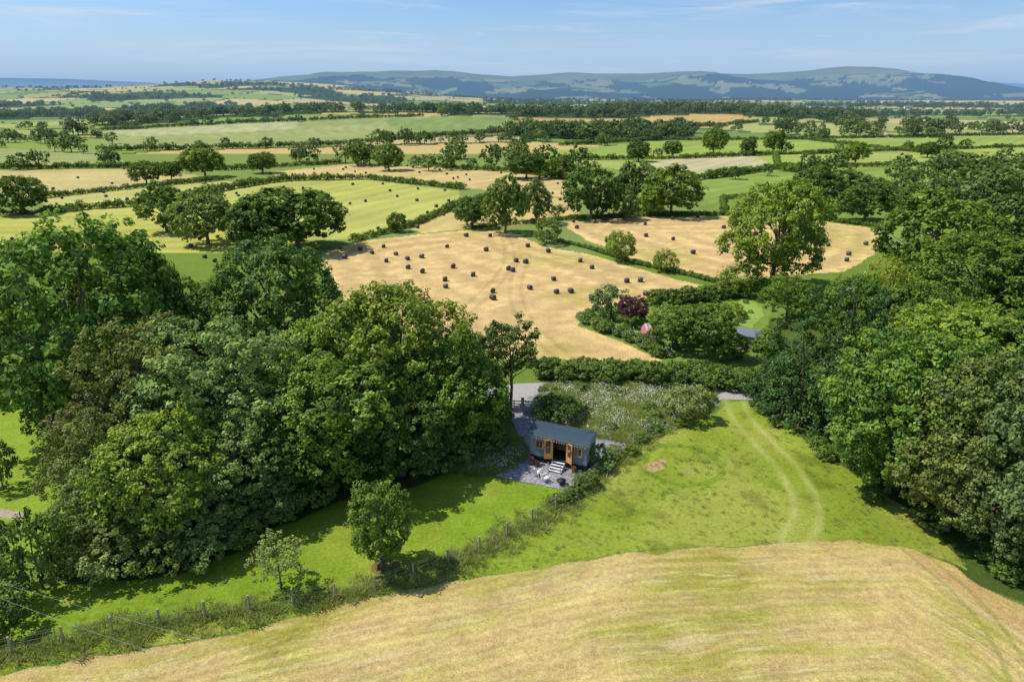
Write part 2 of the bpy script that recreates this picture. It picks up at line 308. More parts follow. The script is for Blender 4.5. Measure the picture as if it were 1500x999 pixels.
# ---------------------------------------------------------------- fields (photo survey -> ground metres)
hay_front=PG([(-60,990),(100,968),(200,953),(400,912),(560,870),(700,845),(850,820),(1000,803),(1150,795),(1250,794),(1330,801),(1400,830),(1440,860),(1500,890),(1600,950)])
foreP=np.concatenate([hay_front,[[60,10],[-60,10]]])
main=PG([(470,372),(520,355),(560,350),(620,343),(700,336),(750,341),(800,362),(860,372),(930,392),(1000,412),(1045,420),(1010,430),(955,440),(880,450),(845,462),(850,478),(900,495),(970,528),(900,533),(760,528),(640,515),(560,470),(480,430)])
mainR=PG([(818,326),(900,320),(1060,317),(1180,322),(1290,336),(1287,368),(1240,398),(1100,408),(1055,408),(990,396),(930,380),(860,352)])
fields=[
 ([(-200,215),(145,222),(195,241),(-200,246)],(168,176,112)),
 ([(150,192),(350,181),(620,171),(735,169),(765,181),(772,194),(600,203),(480,214),(300,219),(150,216)],(168,176,112)),
 ([(560,176),(735,170),(765,181),(772,193),(600,202)],(146,164,96)),
 ([(150,192),(350,181),(440,178),(430,190),(200,200)],(188,190,136)),
 ([(757,171),(880,174),(935,191),(800,196),(772,191)],(206,176,118)),
 ([(888,178),(960,170),(1080,167),(1115,178),(960,191),(935,190)],(212,180,112)),
 ([(800,222),(960,207),(1200,205),(1600,198),(1600,212),(1300,218),(1135,226),(1000,232),(820,234)],(164,182,92)),
 ([(820,236),(1000,234),(1135,228),(1600,214),(1600,238),(1300,244),(1120,246),(930,252)],(176,188,100)),
 ([(935,243),(1010,228),(1100,226),(1138,246),(1020,264),(950,256)],(202,194,148)),
 ([(1020,266),(1140,248),(1300,245),(1600,240),(1600,262),(1300,268),(1100,290),(1040,300)],(150,170,86)),
 ([(380,254),(520,240),(640,246),(760,252),(830,264),(828,290),(690,276),(540,262),(440,262)],(222,198,134)),
 ([(330,278),(410,266),(540,264),(672,280),(676,300),(600,332),(520,350),(440,352),(350,320),(310,295)],(192,194,104)),
 ([(600,334),(690,300),(770,288),(840,292),(850,312),(760,330),(700,334),(620,342)],(216,192,126)),
 ([(60,292),(200,275),(330,265),(372,272),(300,284),(200,300),(70,309)],(198,196,118)),
 ([(-300,252),(190,248),(300,258),(330,262),(180,275),(60,290),(-300,300)],(210,194,130)),
 ([(-300,318),(70,312),(200,303),(310,292),(350,322),(440,356),(480,372),(470,420),(200,470),(-300,480)],(194,194,100)),
 ([(1020,305),(1060,292),(1300,312),(1400,292),(1600,285),(1600,350),(1290,348),(1180,320),(1060,315)],(140,164,80)),
 ([(1290,240),(1400,228),(1600,222),(1600,232),(1400,240)],(180,186,110)),
]
fields=[(PG(p),c) for p,c in fields]
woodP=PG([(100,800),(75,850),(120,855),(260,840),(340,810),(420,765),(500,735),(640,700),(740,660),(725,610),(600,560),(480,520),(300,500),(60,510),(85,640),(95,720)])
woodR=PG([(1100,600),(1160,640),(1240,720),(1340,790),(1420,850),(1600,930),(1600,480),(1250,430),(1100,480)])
lawnP=PG([(-100,985),(0,960),(180,923),(400,890),(560,860),(700,805),(820,742),(825,715),(725,700),(690,690),(500,735),(420,765),(340,810),(260,840),(120,855),(-100,870)])
lawnL=PG([(-200,560),(60,560),(85,640),(95,720),(100,800),(-200,880)])
bankP=PG([(800,565),(900,560),(1045,568),(1045,600),(960,640),(925,650),(870,642),(790,628),(780,600)])
gardenP=PG([(845,462),(880,452),(960,438),(1090,430),(1130,440),(1120,540),(1000,530),(850,478)])
lawnG=PG([(1040,440),(1100,436),(1120,462),(1100,480),(1050,470)])
meadP=PG([(900,670),(960,640),(1045,605),(1060,590),(1110,590),(1150,620),(1200,665),(1370,775),(1420,835),(1330,800),(1150,794),(1000,802),(850,819),(760,835),(700,842),(560,868),(400,908),(200,950),(-60,985),(-60,968),(180,925),(400,893),(560,865),(700,810),(820,745)])
trackC=smoothline(PG([(1072,575),(1085,610),(1115,645),(1145,675),(1170,710),(1182,750),(1165,792)]))
fence=smoothline(PG([(-60,975),(0,962),(180,924),(400,890),(560,862),(700,808),(760,775),(820,742),(850,715),(895,680),(925,655),(965,625)]),5)
# ---------------------------------------------------------------- ground sheet
vr=np.arange(1250,165,-1.3); y1=H/np.tan(PIT+np.arctan((vr-499.5)/1000)); y2=y1[-1]*1.0115**np.arange(1,215)
yy=np.concatenate([[-60,-30,-10,2,8,13,16],y1,y2]); 
td=np.arange(-.86,.8601,.00165); ts=np.geomspace(.88,3,22); tt=np.concatenate([-ts[::-1],td,ts])
YY,TT=np.meshgrid(yy,tt,indexing='ij'); XX=TT*(np.maximum(YY,0)+12); nr,nc=YY.shape
X=XX.ravel();Y=YY.ravel(); Z=hgt(X,Y)
jx=X+(fbm(X/2.5,Y/2.5,41,2)-.5)*1.0; jy=Y+(fbm(X/2.5,Y/2.5,47,2)-.5)*1.0
col=np.empty((len(X),3)); col[:]=alb(140,158,86)
n1=fbm(X/9,Y/9,5,4)[:,None]; n2=fbm(X/1.6,Y/1.6,6,3)[:,None]; n3=fbm(X/60,Y/60,8,3)[:,None]
def voro(X,Y,cs,s):
    gx=np.floor(X/cs);gy=np.floor(Y/cs); f1=np.full(X.shape,1e9);f2=np.full(X.shape,1e9);idd=np.zeros(X.shape)
    for i in(-1,0,1):
        for j in(-1,0,1):
            cx=gx+i;cy=gy+j; px=(cx+_h(cx,cy,s)*.95)*cs; py=(cy+_h(cx,cy,s+5)*.95)*cs
            d=np.maximum(abs(X-px),abs(Y-py))*.6+np.hypot(X-px,Y-py)*.4; q=_h(cx,cy,s+9)
            c=d<f1; f2=np.where(c,f1,np.minimum(f2,d)); idd=np.where(c,q,idd); f1=np.where(c,d,f1)
    return idd,f2-f1
def farinfo(X,Y):
    a=.5; XR=X*math.cos(a)-Y*math.sin(a); YR=X*math.sin(a)+Y*math.cos(a)
    XR=XR+(fbm(X/200,Y/200,31,2)-.5)*80
    i1,e1=voro(XR,YR,190,3); i2,e2=voro(XR,YR,300,6); m=Y>3800
    idd=np.where(m,i2,i1); e=np.where(m,e2,e1)
    wood=fbm(X/330,Y/330,77,4)
    w=(wood>np.where(Y>4300,.47,.59))|(idd>.93)
    return idd,e,w
far=Y>380
pal=np.array([alb(*c) for c in[(152,172,92),(178,184,110),(218,200,134),(130,156,84),(160,178,104),(208,192,138),(214,192,124),(186,190,118)]])
idd,ed,wd=farinfo(X[far],Y[far]); cf=pal[(idd*7.99/.94).astype(int)%8]
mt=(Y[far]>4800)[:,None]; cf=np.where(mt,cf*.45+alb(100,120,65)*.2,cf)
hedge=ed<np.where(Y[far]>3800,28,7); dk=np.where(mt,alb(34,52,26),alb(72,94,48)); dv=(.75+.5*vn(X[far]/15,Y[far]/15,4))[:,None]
cf[wd]=(dk*dv)[wd]; cf[hedge]=dk[hedge]
rz=Z[far]/np.maximum(1,np.interp(X[far],*R3)); moor=((Y[far]>5200)&(rz+.35*(fbm(X[far]/500,Y[far]/500,14,3)-.5)>.76))
cf[moor]=alb(118,124,72)*(.55+.9*fbm(X[far]/250,Y[far]/250,15,3))[moor][:,None]
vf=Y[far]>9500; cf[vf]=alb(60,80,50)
col[far]=cf
for P,c in fields:
    k=inpoly(jx,jy,P); c=alb(*c); col[k]=c*(.86+.28*n1[k])*(.88+.24*n3[k])
    q=P[0]-P[1]; q=q/np.linalg.norm(q); s=np.sin((X[k]*-q[1]+Y[k]*q[0])/1.15+2*n1[k,0]); s2=np.sin((X[k]*-q[1]+Y[k]*q[0])/3.1+2*n1[k,0]); col[k]*=(1+.06*s+.05*s2)[:,None]
straw=alb(232,200,136); strawg=alb(212,194,112)
for P in(main,mainR):
    k=inpoly(jx,jy,P); x=X[k];y=Y[k]; d=pdist(x,y,np.vstack([P,P[:1]]))
    g=sm(fbm(x/14,y/14,61,3),.42,.66)[:,None]
    c=straw*(1-g*.6)+strawg*g*.6
    s=np.sin(d/ .95+1.6*n1[k,0])*.5+.5; s2=np.sin(d/2.9+2)*.5+.5
    c=c*(.82+.22*s*n2[k,0]*2*.8+.08*s2)[:,None]; col[k]=c*(.86+.28*n2[k])
for pl in([(600,515),(700,440),(745,385),(740,345)],[(830,528),(770,470),(755,420),(770,375)],[(1000,400),(900,395),(800,372)]):
    d=pdist(X,Y,smoothline(PG(pl))); k=abs(d-.9)<.35; col[k]*=.88
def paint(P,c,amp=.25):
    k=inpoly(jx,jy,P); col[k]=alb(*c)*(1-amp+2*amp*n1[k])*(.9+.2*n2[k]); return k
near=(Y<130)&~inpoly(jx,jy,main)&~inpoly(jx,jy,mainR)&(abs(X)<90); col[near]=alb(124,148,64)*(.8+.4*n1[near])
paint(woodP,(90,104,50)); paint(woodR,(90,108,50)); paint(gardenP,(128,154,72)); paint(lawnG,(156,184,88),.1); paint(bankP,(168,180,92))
k=paint(meadP,(150,168,58),.22); g=sm(fbm(X[k]/6,Y[k]/6,91,5),.42,.72)[:,None]; col[k]=col[k]*(1-.55*g)+alb(184,184,92)*.55*g
g=sm(fbm(X[k]/2,Y[k]/2,94,4),.55,.8)[:,None]; col[k]*=1-.3*g
k=paint(lawnP,(138,166,50),.14); g=sm(fbm(X[k]/3,Y[k]/3,92,4),.45,.75)[:,None]; col[k]=col[k]*(1-.4*g)+alb(176,178,76)*.4*g
s=np.sin((X[k]*.45+Y[k]*.9)/.55)[:,None]; col[k]*=1+.045*s
paint(lawnL,(156,180,66),.12)
k=inpoly(jx,jy,foreP); x=X[k];y=Y[k]; d=pdist(x,y,smoothline(hay_front,4)); ww=d+1.4*(fbm(x/7,y/7,33,3)-.5)+.25*(fbm(x/1.2,y/1.2,34,3)-.5)
a=np.sin(ww*2*math.pi/2.9)*.5+.5; b=np.sin(ww*2*math.pi/.75)*.5+.5
fine=fbm(x/.45,y/.45,35,3); st=fbm(x/3.2,ww/.35,36,4)
g=np.clip(.32+1.0*(fbm(x/6,y/6,37,5)-.48)*2+.42*(a-.5)+1.5*(st-.5)+.5*(fine-.5),0,1)[:,None]
c=alb(226,200,132)*(1-g)+alb(168,166,70)*g; c=c*(.78+.13*a+.12*b*(.5+n1[k,0])+.35*(fine-.35))[:,None]
br=sm(st,.58,.78)[:,None]*.6; c=c*(1-br)+alb(236,214,160)*br
e=np.exp(-(d/1.1)**2)[:,None]; c=c*(1-.35*e)+alb(200,170,110)*.35*e
col[k]=c
d=pdist(X,Y,smoothline(PG([(1340,812),(1400,850),(1460,890),(1520,930)]))); kk=k&(d<1.3); q=(.65*np.exp(-(d[kk]/.7)**2)*(.5+n2[kk,0]))[:,None]; col[kk]=col[kk]*(1-q)+alb(204,166,114)*q
d=pdist(X,Y,smoothline(PG([(1335,805),(1390,850),(1440,900),(1480,960),(1500,1010)]))); kk=k&(abs(d-.55)<.14); col[kk]=col[kk]*.5+alb(150,156,74)*.5
d=pdist(X,Y,trackC); q=(np.exp(-((d-.85)/.3)**2)*(Y<90)*(.15+.85*n2[:,0]))[:,None]*.85; col=col*(1-q)+alb(198,198,116)*q
for (u,v,r1,cc) in((955,682,.8,(206,176,128)),(965,677,.5,(196,166,118)),(560,830,.8,(140,126,80)),(1010,690,.4,(170,165,90))):
    g=G(u,v); dd=np.hypot(X-g[0],(Y-g[1])*1.3)+(n2[:,0]-.5)*1.4; kk=dd<r1; col[kk]=alb(*cc)*(.8+.4*n2[kk])
g=G(1000,680); dd=np.hypot(X-g[0],Y-g[1]); kk=(abs(dd-3.1+(n2[:,0]-.5)*.8)<.3)&(Y<80); col[kk]=col[kk]*np.array([.7,.85,.6])
d=pdist(X,Y,PG([(-60,738),(28,756)])); kk=d<.4; col[kk]=alb(196,182,160)
col=np.clip(col,.005,.8)
ii=np.arange(nr*nc).reshape(nr,nc); Fq=np.stack([ii[:-1,:-1],ii[:-1,1:],ii[1:,1:],ii[1:,:-1]],-1).reshape(-1,4)
N=Nodes('field_ground'); out=N.n('ShaderNodeOutputMaterial'); b=N.n('ShaderNodeBsdfDiffuse'); at=N.n('ShaderNodeAttribute',attribute_name='fieldcol'); geo=N.n('ShaderNodeNewGeometry')
na=noise(N,3.5,6,geo.outputs['Position'],.75); nb=noise(N,.6,4,geo.outputs['Position']); nc_=noise(N,14,3,geo.outputs['Position'],.7)
m1=maprange(N,na.outputs[0],.3,.7,.72,1.28); m2=maprange(N,nb.outputs[0],.3,.7,.92,1.08); m3=maprange(N,nc_.outputs[0],.3,.7,.74,1.26)
mu=N.n('ShaderNodeMath',operation='MULTIPLY'); N.l(m1,mu.inputs[0]); N.l(m2,mu.inputs[1]); mu2=N.n('ShaderNodeMath',operation='MULTIPLY'); N.l(mu.outputs[0],mu2.inputs[0]); N.l(m3,mu2.inputs[1])
hs=N.n('ShaderNodeHueSaturation'); N.l(at.outputs['Color'],hs.inputs['Color']); N.l(mu2.outputs[0],hs.inputs['Value']); N.l(maprange(N,nb.outputs[0],.3,.7,.49,.51),hs.inputs['Hue'])
N.l(hs.outputs[0],b.inputs[0])
bp=N.n('ShaderNodeBump'); bp.inputs['Distance'].default_value=.08; bp.inputs['Strength'].default_value=.8; N.l(na.outputs[0],bp.inputs['Height']); N.l(bp.outputs[0],b.inputs['Normal']); N.l(b.outputs[0],out.inputs[0])
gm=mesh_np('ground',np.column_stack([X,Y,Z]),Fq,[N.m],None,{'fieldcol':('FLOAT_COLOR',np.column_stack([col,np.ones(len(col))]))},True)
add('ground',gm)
# ---------------------------------------------------------------- hedges / distant trees
allf=[p for p,_ in fields]+[main,mainR]
hl=[]
for pl,h in [([(-200,250),(190,246),(330,250),(500,240)],1.9),([(60,312),(200,302),(370,272),(420,265),(540,263),(680,278)],1.8),([(60,291),(200,276),(330,264)],1.5),([(-200,320),(60,314),(110,310)],1.5),
  ([(520,354),(600,333),(670,303),(720,290)],1.5),([(800,350),(860,364),(930,387),(1000,402),(1050,415)],.7),([(690,335),(830,322),(900,318),(1060,315),(1180,320),(1290,334)],.9),
  ([(1020,264),(1090,255),(1140,247),(1300,244),(1600,239)],2.2),([(820,214),(960,206),(1200,204),(1600,196)],2.2),([(820,235),(1000,233),(1135,227),(1600,213)],2.0),([(770,193),(930,192),(1110,180)],3),([(1180,205),(1300,219)],2),([(1300,219),(1430,232)],2),
  ([(940,243),(960,256),(1020,264)],1.8),([(1135,226),(1140,248)],1.8),([(145,222),(300,219),(480,214),(600,203),(772,194)],3),([(150,192),(350,181),(620,171)],3),([(1140,250),(1250,262),(1310,275)],2),([(640,246),(760,253),(830,264)],2.2),([(300,290),(350,320),(440,354)],1.2),([(1400,292),(1600,284)],2),([(1060,315),(1060,292),(1100,290)],1.5)]:
    P=PG(pl); q=along(P,h*.5,h*.15); hl.append((q,np.full(len(q),h/2.6)*(.6+.8*fbm(q[:,0]/25,q[:,1]/25,66,3))))
q=np.concatenate([a for a,_ in hl]); s=np.concatenate([b for _,b in hl])*RNG.uniform(.7,1.35,len(q))
scatter('field_hedgerow',FARS,q,s*.85,s)
tr=[]
def band(pl,step,jit,hm): 
    q=along(PG(pl),step,jit); c=fbm(q[:,0]/40,q[:,1]/40,55,2)+RNG.normal(0,.06,len(q)); q=q[c>.36]; tr.append((q,RNG.uniform(hm*.45,hm*1.25,len(q))/12))
band([(450,238),(560,244),(700,248),(840,250)],5,6,9); band([(560,228),(700,230),(830,232)],9,10,10); band([(500,215),(640,212),(830,205)],9,10,10)
band([(830,205),(990,203)],14,8,8); band([(1110,196),(1300,190),(1600,184)],8,22,12); band([(1180,205),(1300,200),(1600,194)],12,10,11)
band([(1150,292),(1220,300),(1310,305),(1420,300),(1600,290)],4,4,8); band([(1290,275),(1400,268),(1600,262)],5,6,9); band([(1320,320),(1400,330)],5,3,7)
band([(0,250),(100,246),(200,244)],12,5,7); band([(0,228),(150,222)],14,8,9); band([(-200,215),(0,208),(150,212)],10,14,9); band([(150,218),(480,214)],26,4,7); band([(380,236),(470,240)],9,4,9)
band([(760,168),(900,166),(1100,163)],20,16,9); band([(1020,264),(1600,239)],24,3,8); band([(820,235),(1600,213)],36,3,8); band([(330,250),(500,242)],20,3,8); band([(690,330),(860,318)],10,3,6); band([(1060,300),(1180,315)],8,3,5)
band([(150,192),(350,181),(620,171),(760,167)],28,5,7); band([(620,171),(700,166),(780,165)],13,10,11)
M=24000; yc=np.exp(RNG.uniform(math.log(420),math.log(4600),M)); xc=yc*RNG.uniform(-1.05,1.05,M); i_,e_,w_=farinfo(xc,yc)
keep=(w_|((e_<9)&(RNG.uniform(size=M)<.6)))&((yc>900)|(RNG.uniform(size=M)<.6))
for P in allf: keep&=~inpoly(xc,yc,P)
q=np.column_stack([xc,yc])[keep]; wk=w_[keep]; hh=np.where(wk,RNG.uniform(6,12,len(q)),RNG.uniform(3,8,len(q))); tr.append((q,hh/12))
q=np.concatenate([a for a,_ in tr]); s=np.concatenate([b for _,b in tr]); scatter('distant_trees',FAR,q,s*RNG.uniform(.85,1.25,len(s)),s)
def nhedge(name,pl,h,step=.8,jit=.25,protos=HEDG):
    q=along(PG(pl),step/2,jit); s=h/2.2*RNG.uniform(.8,1.2,len(q)); return scatter(name,protos,q,np.maximum(s,.6),s)
nhedge('roadside_hedge',[(790,556),(830,556),(900,556),(960,560),(1000,560),(1050,566),(1105,572)],2.0,1.1,jit=.5)
nhedge('garden_hedge',[(955,446),(1020,440),(1090,434)],2.0,1.3,.3); nhedge('flowering_hedge',[(848,468),(880,482),(930,500),(975,525)],1.3,1.1,.5)
nhedge('undergrowth_hedge',[(790,540),(960,545),(1095,555)],1.3,1.5,.5)
q=inside(woodP,420); s=RNG.uniform(.5,1.1,len(q)); scatter('woodland_undergrowth',HEDG,q,s,s)
q=inside(woodR,260); s=RNG.uniform(.4,.8,len(q)); scatter('copse_undergrowth',HEDG,q,s,s*.8)
q=np.vstack([inside(bankP,26),along(fence[-22:],2.2,.4),along(PG([(1045,604),(1000,620),(960,632)]),1.5,.5)]); s=RNG.uniform(.18,.42,len(q)); scatter('bramble_bank',HEDG,q,s*1.2,s)
q=inside(gardenP,70); s=RNG.uniform(.2,.5,len(q)); scatter('garden_shrubs',HEDG,q,s*1.1,s)
# ---------------------------------------------------------------- grass tufts and flowers
def tuft(name,seed,nb,hh,rad,w):
    rng=np.random.default_rng(seed); V=[]
    for i in range(nb):
        a=rng.uniform(0,6.28); r=rad*rng.uniform(0,1); bx,by=math.cos(a)*r,math.sin(a)*r; h=hh*rng.uniform(.5,1.1); l=rng.uniform(.2,.8)*h; b=rng.uniform(0,6.28); tx,ty=math.cos(b)*w,math.sin(b)*w
        V+=[(bx-tx,by-ty,0),(bx+tx,by+ty,0),(bx+math.cos(a)*l+tx*.3,by+math.sin(a)*l+ty*.3,h),(bx+math.cos(a)*l-tx*.3,by+math.sin(a)*l-ty*.3,h)]
    V=np.array(V); return mesh_np(name,V,np.arange(len(V)).reshape(-1,4),[GRASSM],None,{'tint':('FLOAT',np.repeat(rng.uniform(.25,.8,nb),4))})
TU=[tuft('tuft_%d'%i,i,34,.36,.3,.02) for i in range(3)]
q=np.vstack([along(fence,.08,.45),along(fence,.12,.9),along(fence[:45],.25,1.0),along(hay_front[:11],.3,.35),inside(meadP,6000),inside(bankP,6500)])
s=RNG.uniform(.35,1.1,len(q)); k=(pdist(q[:,0],q[:,1],trackC)>1.3)&~inpoly(q[:,0],q[:,1],foreP); q=q[k];s=s[k]
s*=np.where(pdist(q[:,0],q[:,1],fence)<1.6,1.0,np.where(inpoly(q[:,0],q[:,1],bankP),1.1,.25+.35*fbm(q[:,0]/3,q[:,1]/3,2,2))); scatter('tall_grass',TU,q,s*1.4,s)
def flower(name,seed,mat,n,rad,z):
    rng=np.random.default_rng(seed); c=np.column_stack([rng.normal(0,rad,n),rng.normal(0,rad,n),z*rng.uniform(.6,1,n)])
    V=leafquads(c,nrmz(np.array([0,0,1])+rng.normal(0,.3,c.shape)),rng.uniform(.018,.045,n),rng,1); return mesh_np(name,V,np.arange(len(V)).reshape(-1,4),[mat])
FL=[flower('umbel_%d'%i,i,WHITEFL,14,.4,.6) for i in range(3)]
q=np.vstack([inside(bankP,1150),inside(PG([(640,680),(690,650),(765,650),(770,672),(735,692),(690,692)]),200)]); q=q[fbm(q[:,0]/2.0,q[:,1]/2.0,13,3)>.47]
scatter('cow_parsley',FL,q,np.full(len(q),1.),RNG.uniform(.8,1.2,len(q)))
q=along(PG([(848,468),(880,482),(930,500),(975,525)]),.24,.7); scatter('hedge_blossom',FL,q,np.full(len(q),1.25),RNG.uniform(1.4,2.3,len(q)))
q=inside(PG([(640,685),(690,650),(765,645),(772,672),(730,694),(690,697)]),900); s=RNG.uniform(.8,1.5,len(q)); scatter('rough_grass_verge',TU,q,s,s)
# ---------------------------------------------------------------- sheets: lane, gravel
def sheet(name,pl,z,mat):
    P=PG(pl); me=bpy.data.meshes.new(name); me.from_pydata([(x,y,z) for x,y in P],[],[list(range(len(P)))]); me.materials.append(mat)
    if me.polygons[0].normal.z<0: me.flip_normals()
    return add(name,me)
TAR=simple_mat('tarmac',(.34,.31,.29),.9,.2,4,bump=.01); 
def gravelmat():
    N=Nodes('slate_gravel'); out=N.n('ShaderNodeOutputMaterial'); b=N.n('ShaderNodeBsdfPrincipled'); tc=N.n('ShaderNodeTexCoord')
    v=N.n('ShaderNodeTexVoronoi'); v.inputs['Scale'].default_value=11; N.l(tc.outputs['Object'],v.inputs['Vector']); nz=noise(N,1.2,5,tc.outputs['Object'])
    cr=N.n('ShaderNodeValToRGB'); cr.color_ramp.elements[0].color=(.12,.115,.13,1); cr.color_ramp.elements[1].color=(.40,.38,.41,1)
    sp=N.n('ShaderNodeSeparateColor'); N.l(v.outputs['Color'],sp.inputs[0]); mm=N.n('ShaderNodeMath',operation='MULTIPLY'); N.l(sp.outputs[0],mm.inputs[0]); N.l(maprange(N,nz.outputs[0],.3,.7,.6,1.2),mm.inputs[1]); N.l(mm.outputs[0],cr.inputs[0])
    N.l(cr.outputs[0],b.inputs['Base Color']); b.inputs['Roughness'].default_value=.85; b.inputs['Specular IOR Level'].default_value=.2; N.l(b.outputs[0],out.inputs[0]); return N.m
GRV=gravelmat()
sheet('country_lane',[(640,585),(700,572),(760,562),(830,560),(950,566),(1045,570),(1100,572),(1160,576),(1160,588),(1100,586),(1045,585),(950,576),(838,571),(800,582),(790,592),(750,598),(700,600),(640,606)],.03,TAR)
sheet('driveway',[(742,596),(792,590),(800,612),(790,630),(770,640),(760,640),(752,620)],.034,GRV)
sheet('gravel_yard',[(726,698),(745,682),(762,666),(768,640),(790,628),(870,640),(920,648),(910,664),(882,684),(850,708),(828,718),(775,708)],.04,GRV)
# ---------------------------------------------------------------- generic box tool
def boxes(name,lst,mat,parent=None,bev=0):
    V=[];Fc=[]
    for c,s,rz in lst:
        b=len(V); ca,sa=math.cos(rz),math.sin(rz)
        for dx,dy,dz in((-1,-1,-1),(1,-1,-1),(1,1,-1),(-1,1,-1),(-1,-1,1),(1,-1,1),(1,1,1),(-1,1,1)):
            x,y,z=dx*s[0]/2,dy*s[1]/2,dz*s[2]/2; V.append((c[0]+x*ca-y*sa,c[1]+x*sa+y*ca,c[2]+z))
        Fc+=[tuple(b+i for i in f) for f in((0,3,2,1),(4,5,6,7),(0,1,5,4),(1,2,6,5),(2,3,7,6),(3,0,4,7))]
    me=bpy.data.meshes.new(name); me.from_pydata(V,[],Fc); me.materials.append(mat); o=add(name,me,parent=parent)
    return o
WOOD=simple_mat('weathered_wood',(.34,.28,.21),.85,.3,5); 
Pf=fence; L=[]
seg=np.linalg.norm(np.diff(Pf,axis=0),axis=1); cs=np.concatenate([[0],np.cumsum(seg)])
pts=[np.array([np.interp(s,cs,Pf[:,0]),np.interp(s,cs,Pf[:,1])]) for s in np.arange(0,cs[-1],2.4)]
for i,p in enumerate(pts):
    L.append(((p[0],p[1],.55+random.uniform(-.05,.05)),(.10,.10,1.15),random.uniform(0,1)))
    if i<len(pts)-1:
        q=pts[i+1]; m=(p+q)/2; d=q-p
        for z in(.35,.65,.95,1.08): L.append(((m[0],m[1],z),(np.linalg.norm(d),.008,.008),math.atan2(d[1],d[0])))
boxes('post_and_wire_fence',L,WOOD)
def gate(name,a,b,mat):
    a=G(*a)[:2];b=G(*b)[:2]; d=b-a; Ln=np.linalg.norm(d); an=math.atan2(d[1],d[0]); m=(a+b)/2; L=[]
    for z in(.2,.42,.64,.88,1.15): L.append(((m[0],m[1],z),(Ln,.05,.09),an))
    for k in(0,.5,1): L.append(((a[0]+d[0]*k,a[1]+d[1]*k,.66),(.09,.07,1.15),an))
    for k in(-.04,1.04): L.append(((a[0]+d[0]*k,a[1]+d[1]*k,.75),(.2,.2,1.5),an))
    boxes(name,L,mat)
gate('wooden_field_gate',(742,603),(764,604),WOOD); gate('wooden_field_gate',(767,604),(789,605),WOOD)
# ---------------------------------------------------------------- hay bales
def bale():
    V=[];Fc=[];n=20; prof=[(-.6,0.02),(-.6,.5),(-.54,.6),(-.2,.63),(.2,.63),(.54,.6),(.6,.5),(.6,.02)]
    for x,r in prof:
        for k in range(n):
            a=6.2832*k/n; rr=r*(1+.015*math.sin(5*a+x*3)); V.append((x,math.cos(a)*rr,max(.0,math.sin(a)*rr+.58)))
    for i in range(len(prof)-1):
        for k in range(n): Fc.append((i*n+k,i*n+(k+1)%n,(i+1)*n+(k+1)%n,(i+1)*n+k))
    return mesh_np('bale',V,Fc,[simple_mat('black_bale_wrap',(.075,.058,.055),.45,.4,4,bump=.03,spec=.4)],smooth=True)
BM=bale()
bl=[(528,367),(562,363),(618,378),(566,384),(598,394),(619,400),(597,381),(655,363),(683,347),(718,347),(712,368),(756,384),(770,386),(773,362),(803,370),(664,393),(652,412),(653,422),(693,405),(745,396),(751,398),(776,424),(811,411),(815,430),(836,429),(722,429),(722,439),(850,384),(867,394),(918,414),(938,413),(946,433),(867,439),(580,374),(545,372),(840,326),(845,335),(872,327),(886,323),(945,330),(985,322),(1022,319),(946,347),(986,352),(1213,361),(1243,374),(1240,383),(1268,359),(1200,356),(1015,372),(1060,335),(498,366),(505,379),(300,378),(315,384),(280,362),(18,352)]
for P,n in((fields[11][0],30),(fields[10][0],40),(fields[13][0],12),(fields[14][0],8),(fields[12][0],10),(fields[15][0],6)):
    q=inside(P,n*6)[:n]; bl+=[tuple(x) +(1,) for x in q]
for b in bl:
    g=G(*b) if len(b)==2 else np.array([b[0],b[1],float(hgt(b[0],b[1]))])
    o=add('wrapped_hay_bale',BM); o.location=tuple(g); o.rotation_euler=(0,0,random.uniform(0,3.14)); s=random.uniform(.56,.70); o.scale=(s,s,s)
# ---------------------------------------------------------------- shepherd's hut
hut=bpy.data.objects.new('shepherds_hut',None); S.collection.objects.link(hut); hut.location=(4.15,49.6,.04); hut.rotation_euler=(0,0,math.radians(-25)); hut.scale=(.97,.97,.95)
WALL=simple_mat('sage_tin_wall',(.26,.34,.35),.5,.1,3,wave=5); ROOF=simple_mat('slate_blue_tin_roof',(.055,.09,.115),.45,.12,3,wave=5,spec=.4)
OAKW=simple_mat('varnished_oak',(.66,.32,.08),.45,.2,8); WHT=simple_mat('white_paint',(.75,.75,.72),.5,.06); DARK=simple_mat('interior_wood',(.30,.17,.08),.8,.3); GLS=simple_mat('window_glass',(.05,.07,.08),.08,.1,spec=.8); IRON=simple_mat('cast_iron',(.04,.04,.04),.5,.3); GRY=simple_mat('grey_step_paint',(.42,.45,.44),.6,.1)
Lh,Dh=5.0,2.3; z0,z1=.62,2.55; dw=1.3; dx=.15
t=.08
boxes('front_wall',[((-(Lh/2)+(Lh/2+dx-dw/2)/2,-Dh/2+t/2,(z0+z1)/2),(Lh/2+dx-dw/2,t,z1-z0),0),(((Lh/2+dx+dw/2)/2,-Dh/2+t/2,(z0+z1)/2),(Lh/2-dx-dw/2,t,z1-z0),0)],WALL,hut)
boxes('lintel',[((dx,-Dh/2+t/2,z1-.06),(dw,t-.006,.12),0)],WALL,hut)
boxes('back_and_end_walls',[((0,Dh/2-t/2,(z0+z1)/2),(Lh,t,z1-z0),0),((-Lh/2+t/2,0,(z0+z1)/2),(t,Dh-2*t,z1-z0),0),((Lh/2-t/2,0,(z0+z1)/2),(t,Dh-2*t,z1-z0),0)],WALL,hut)
boxes('floor',[((0,0,z0-.07),(Lh+.04,Dh+.04,.14),0)],IRON,hut); boxes('interior',[((dx,.55,1.2),(1.7,.6,.8),0),((-1.2,.3,1.0),(.8,1.2,.6),0)],DARK,hut)
n=14;V=[];Fc=[]
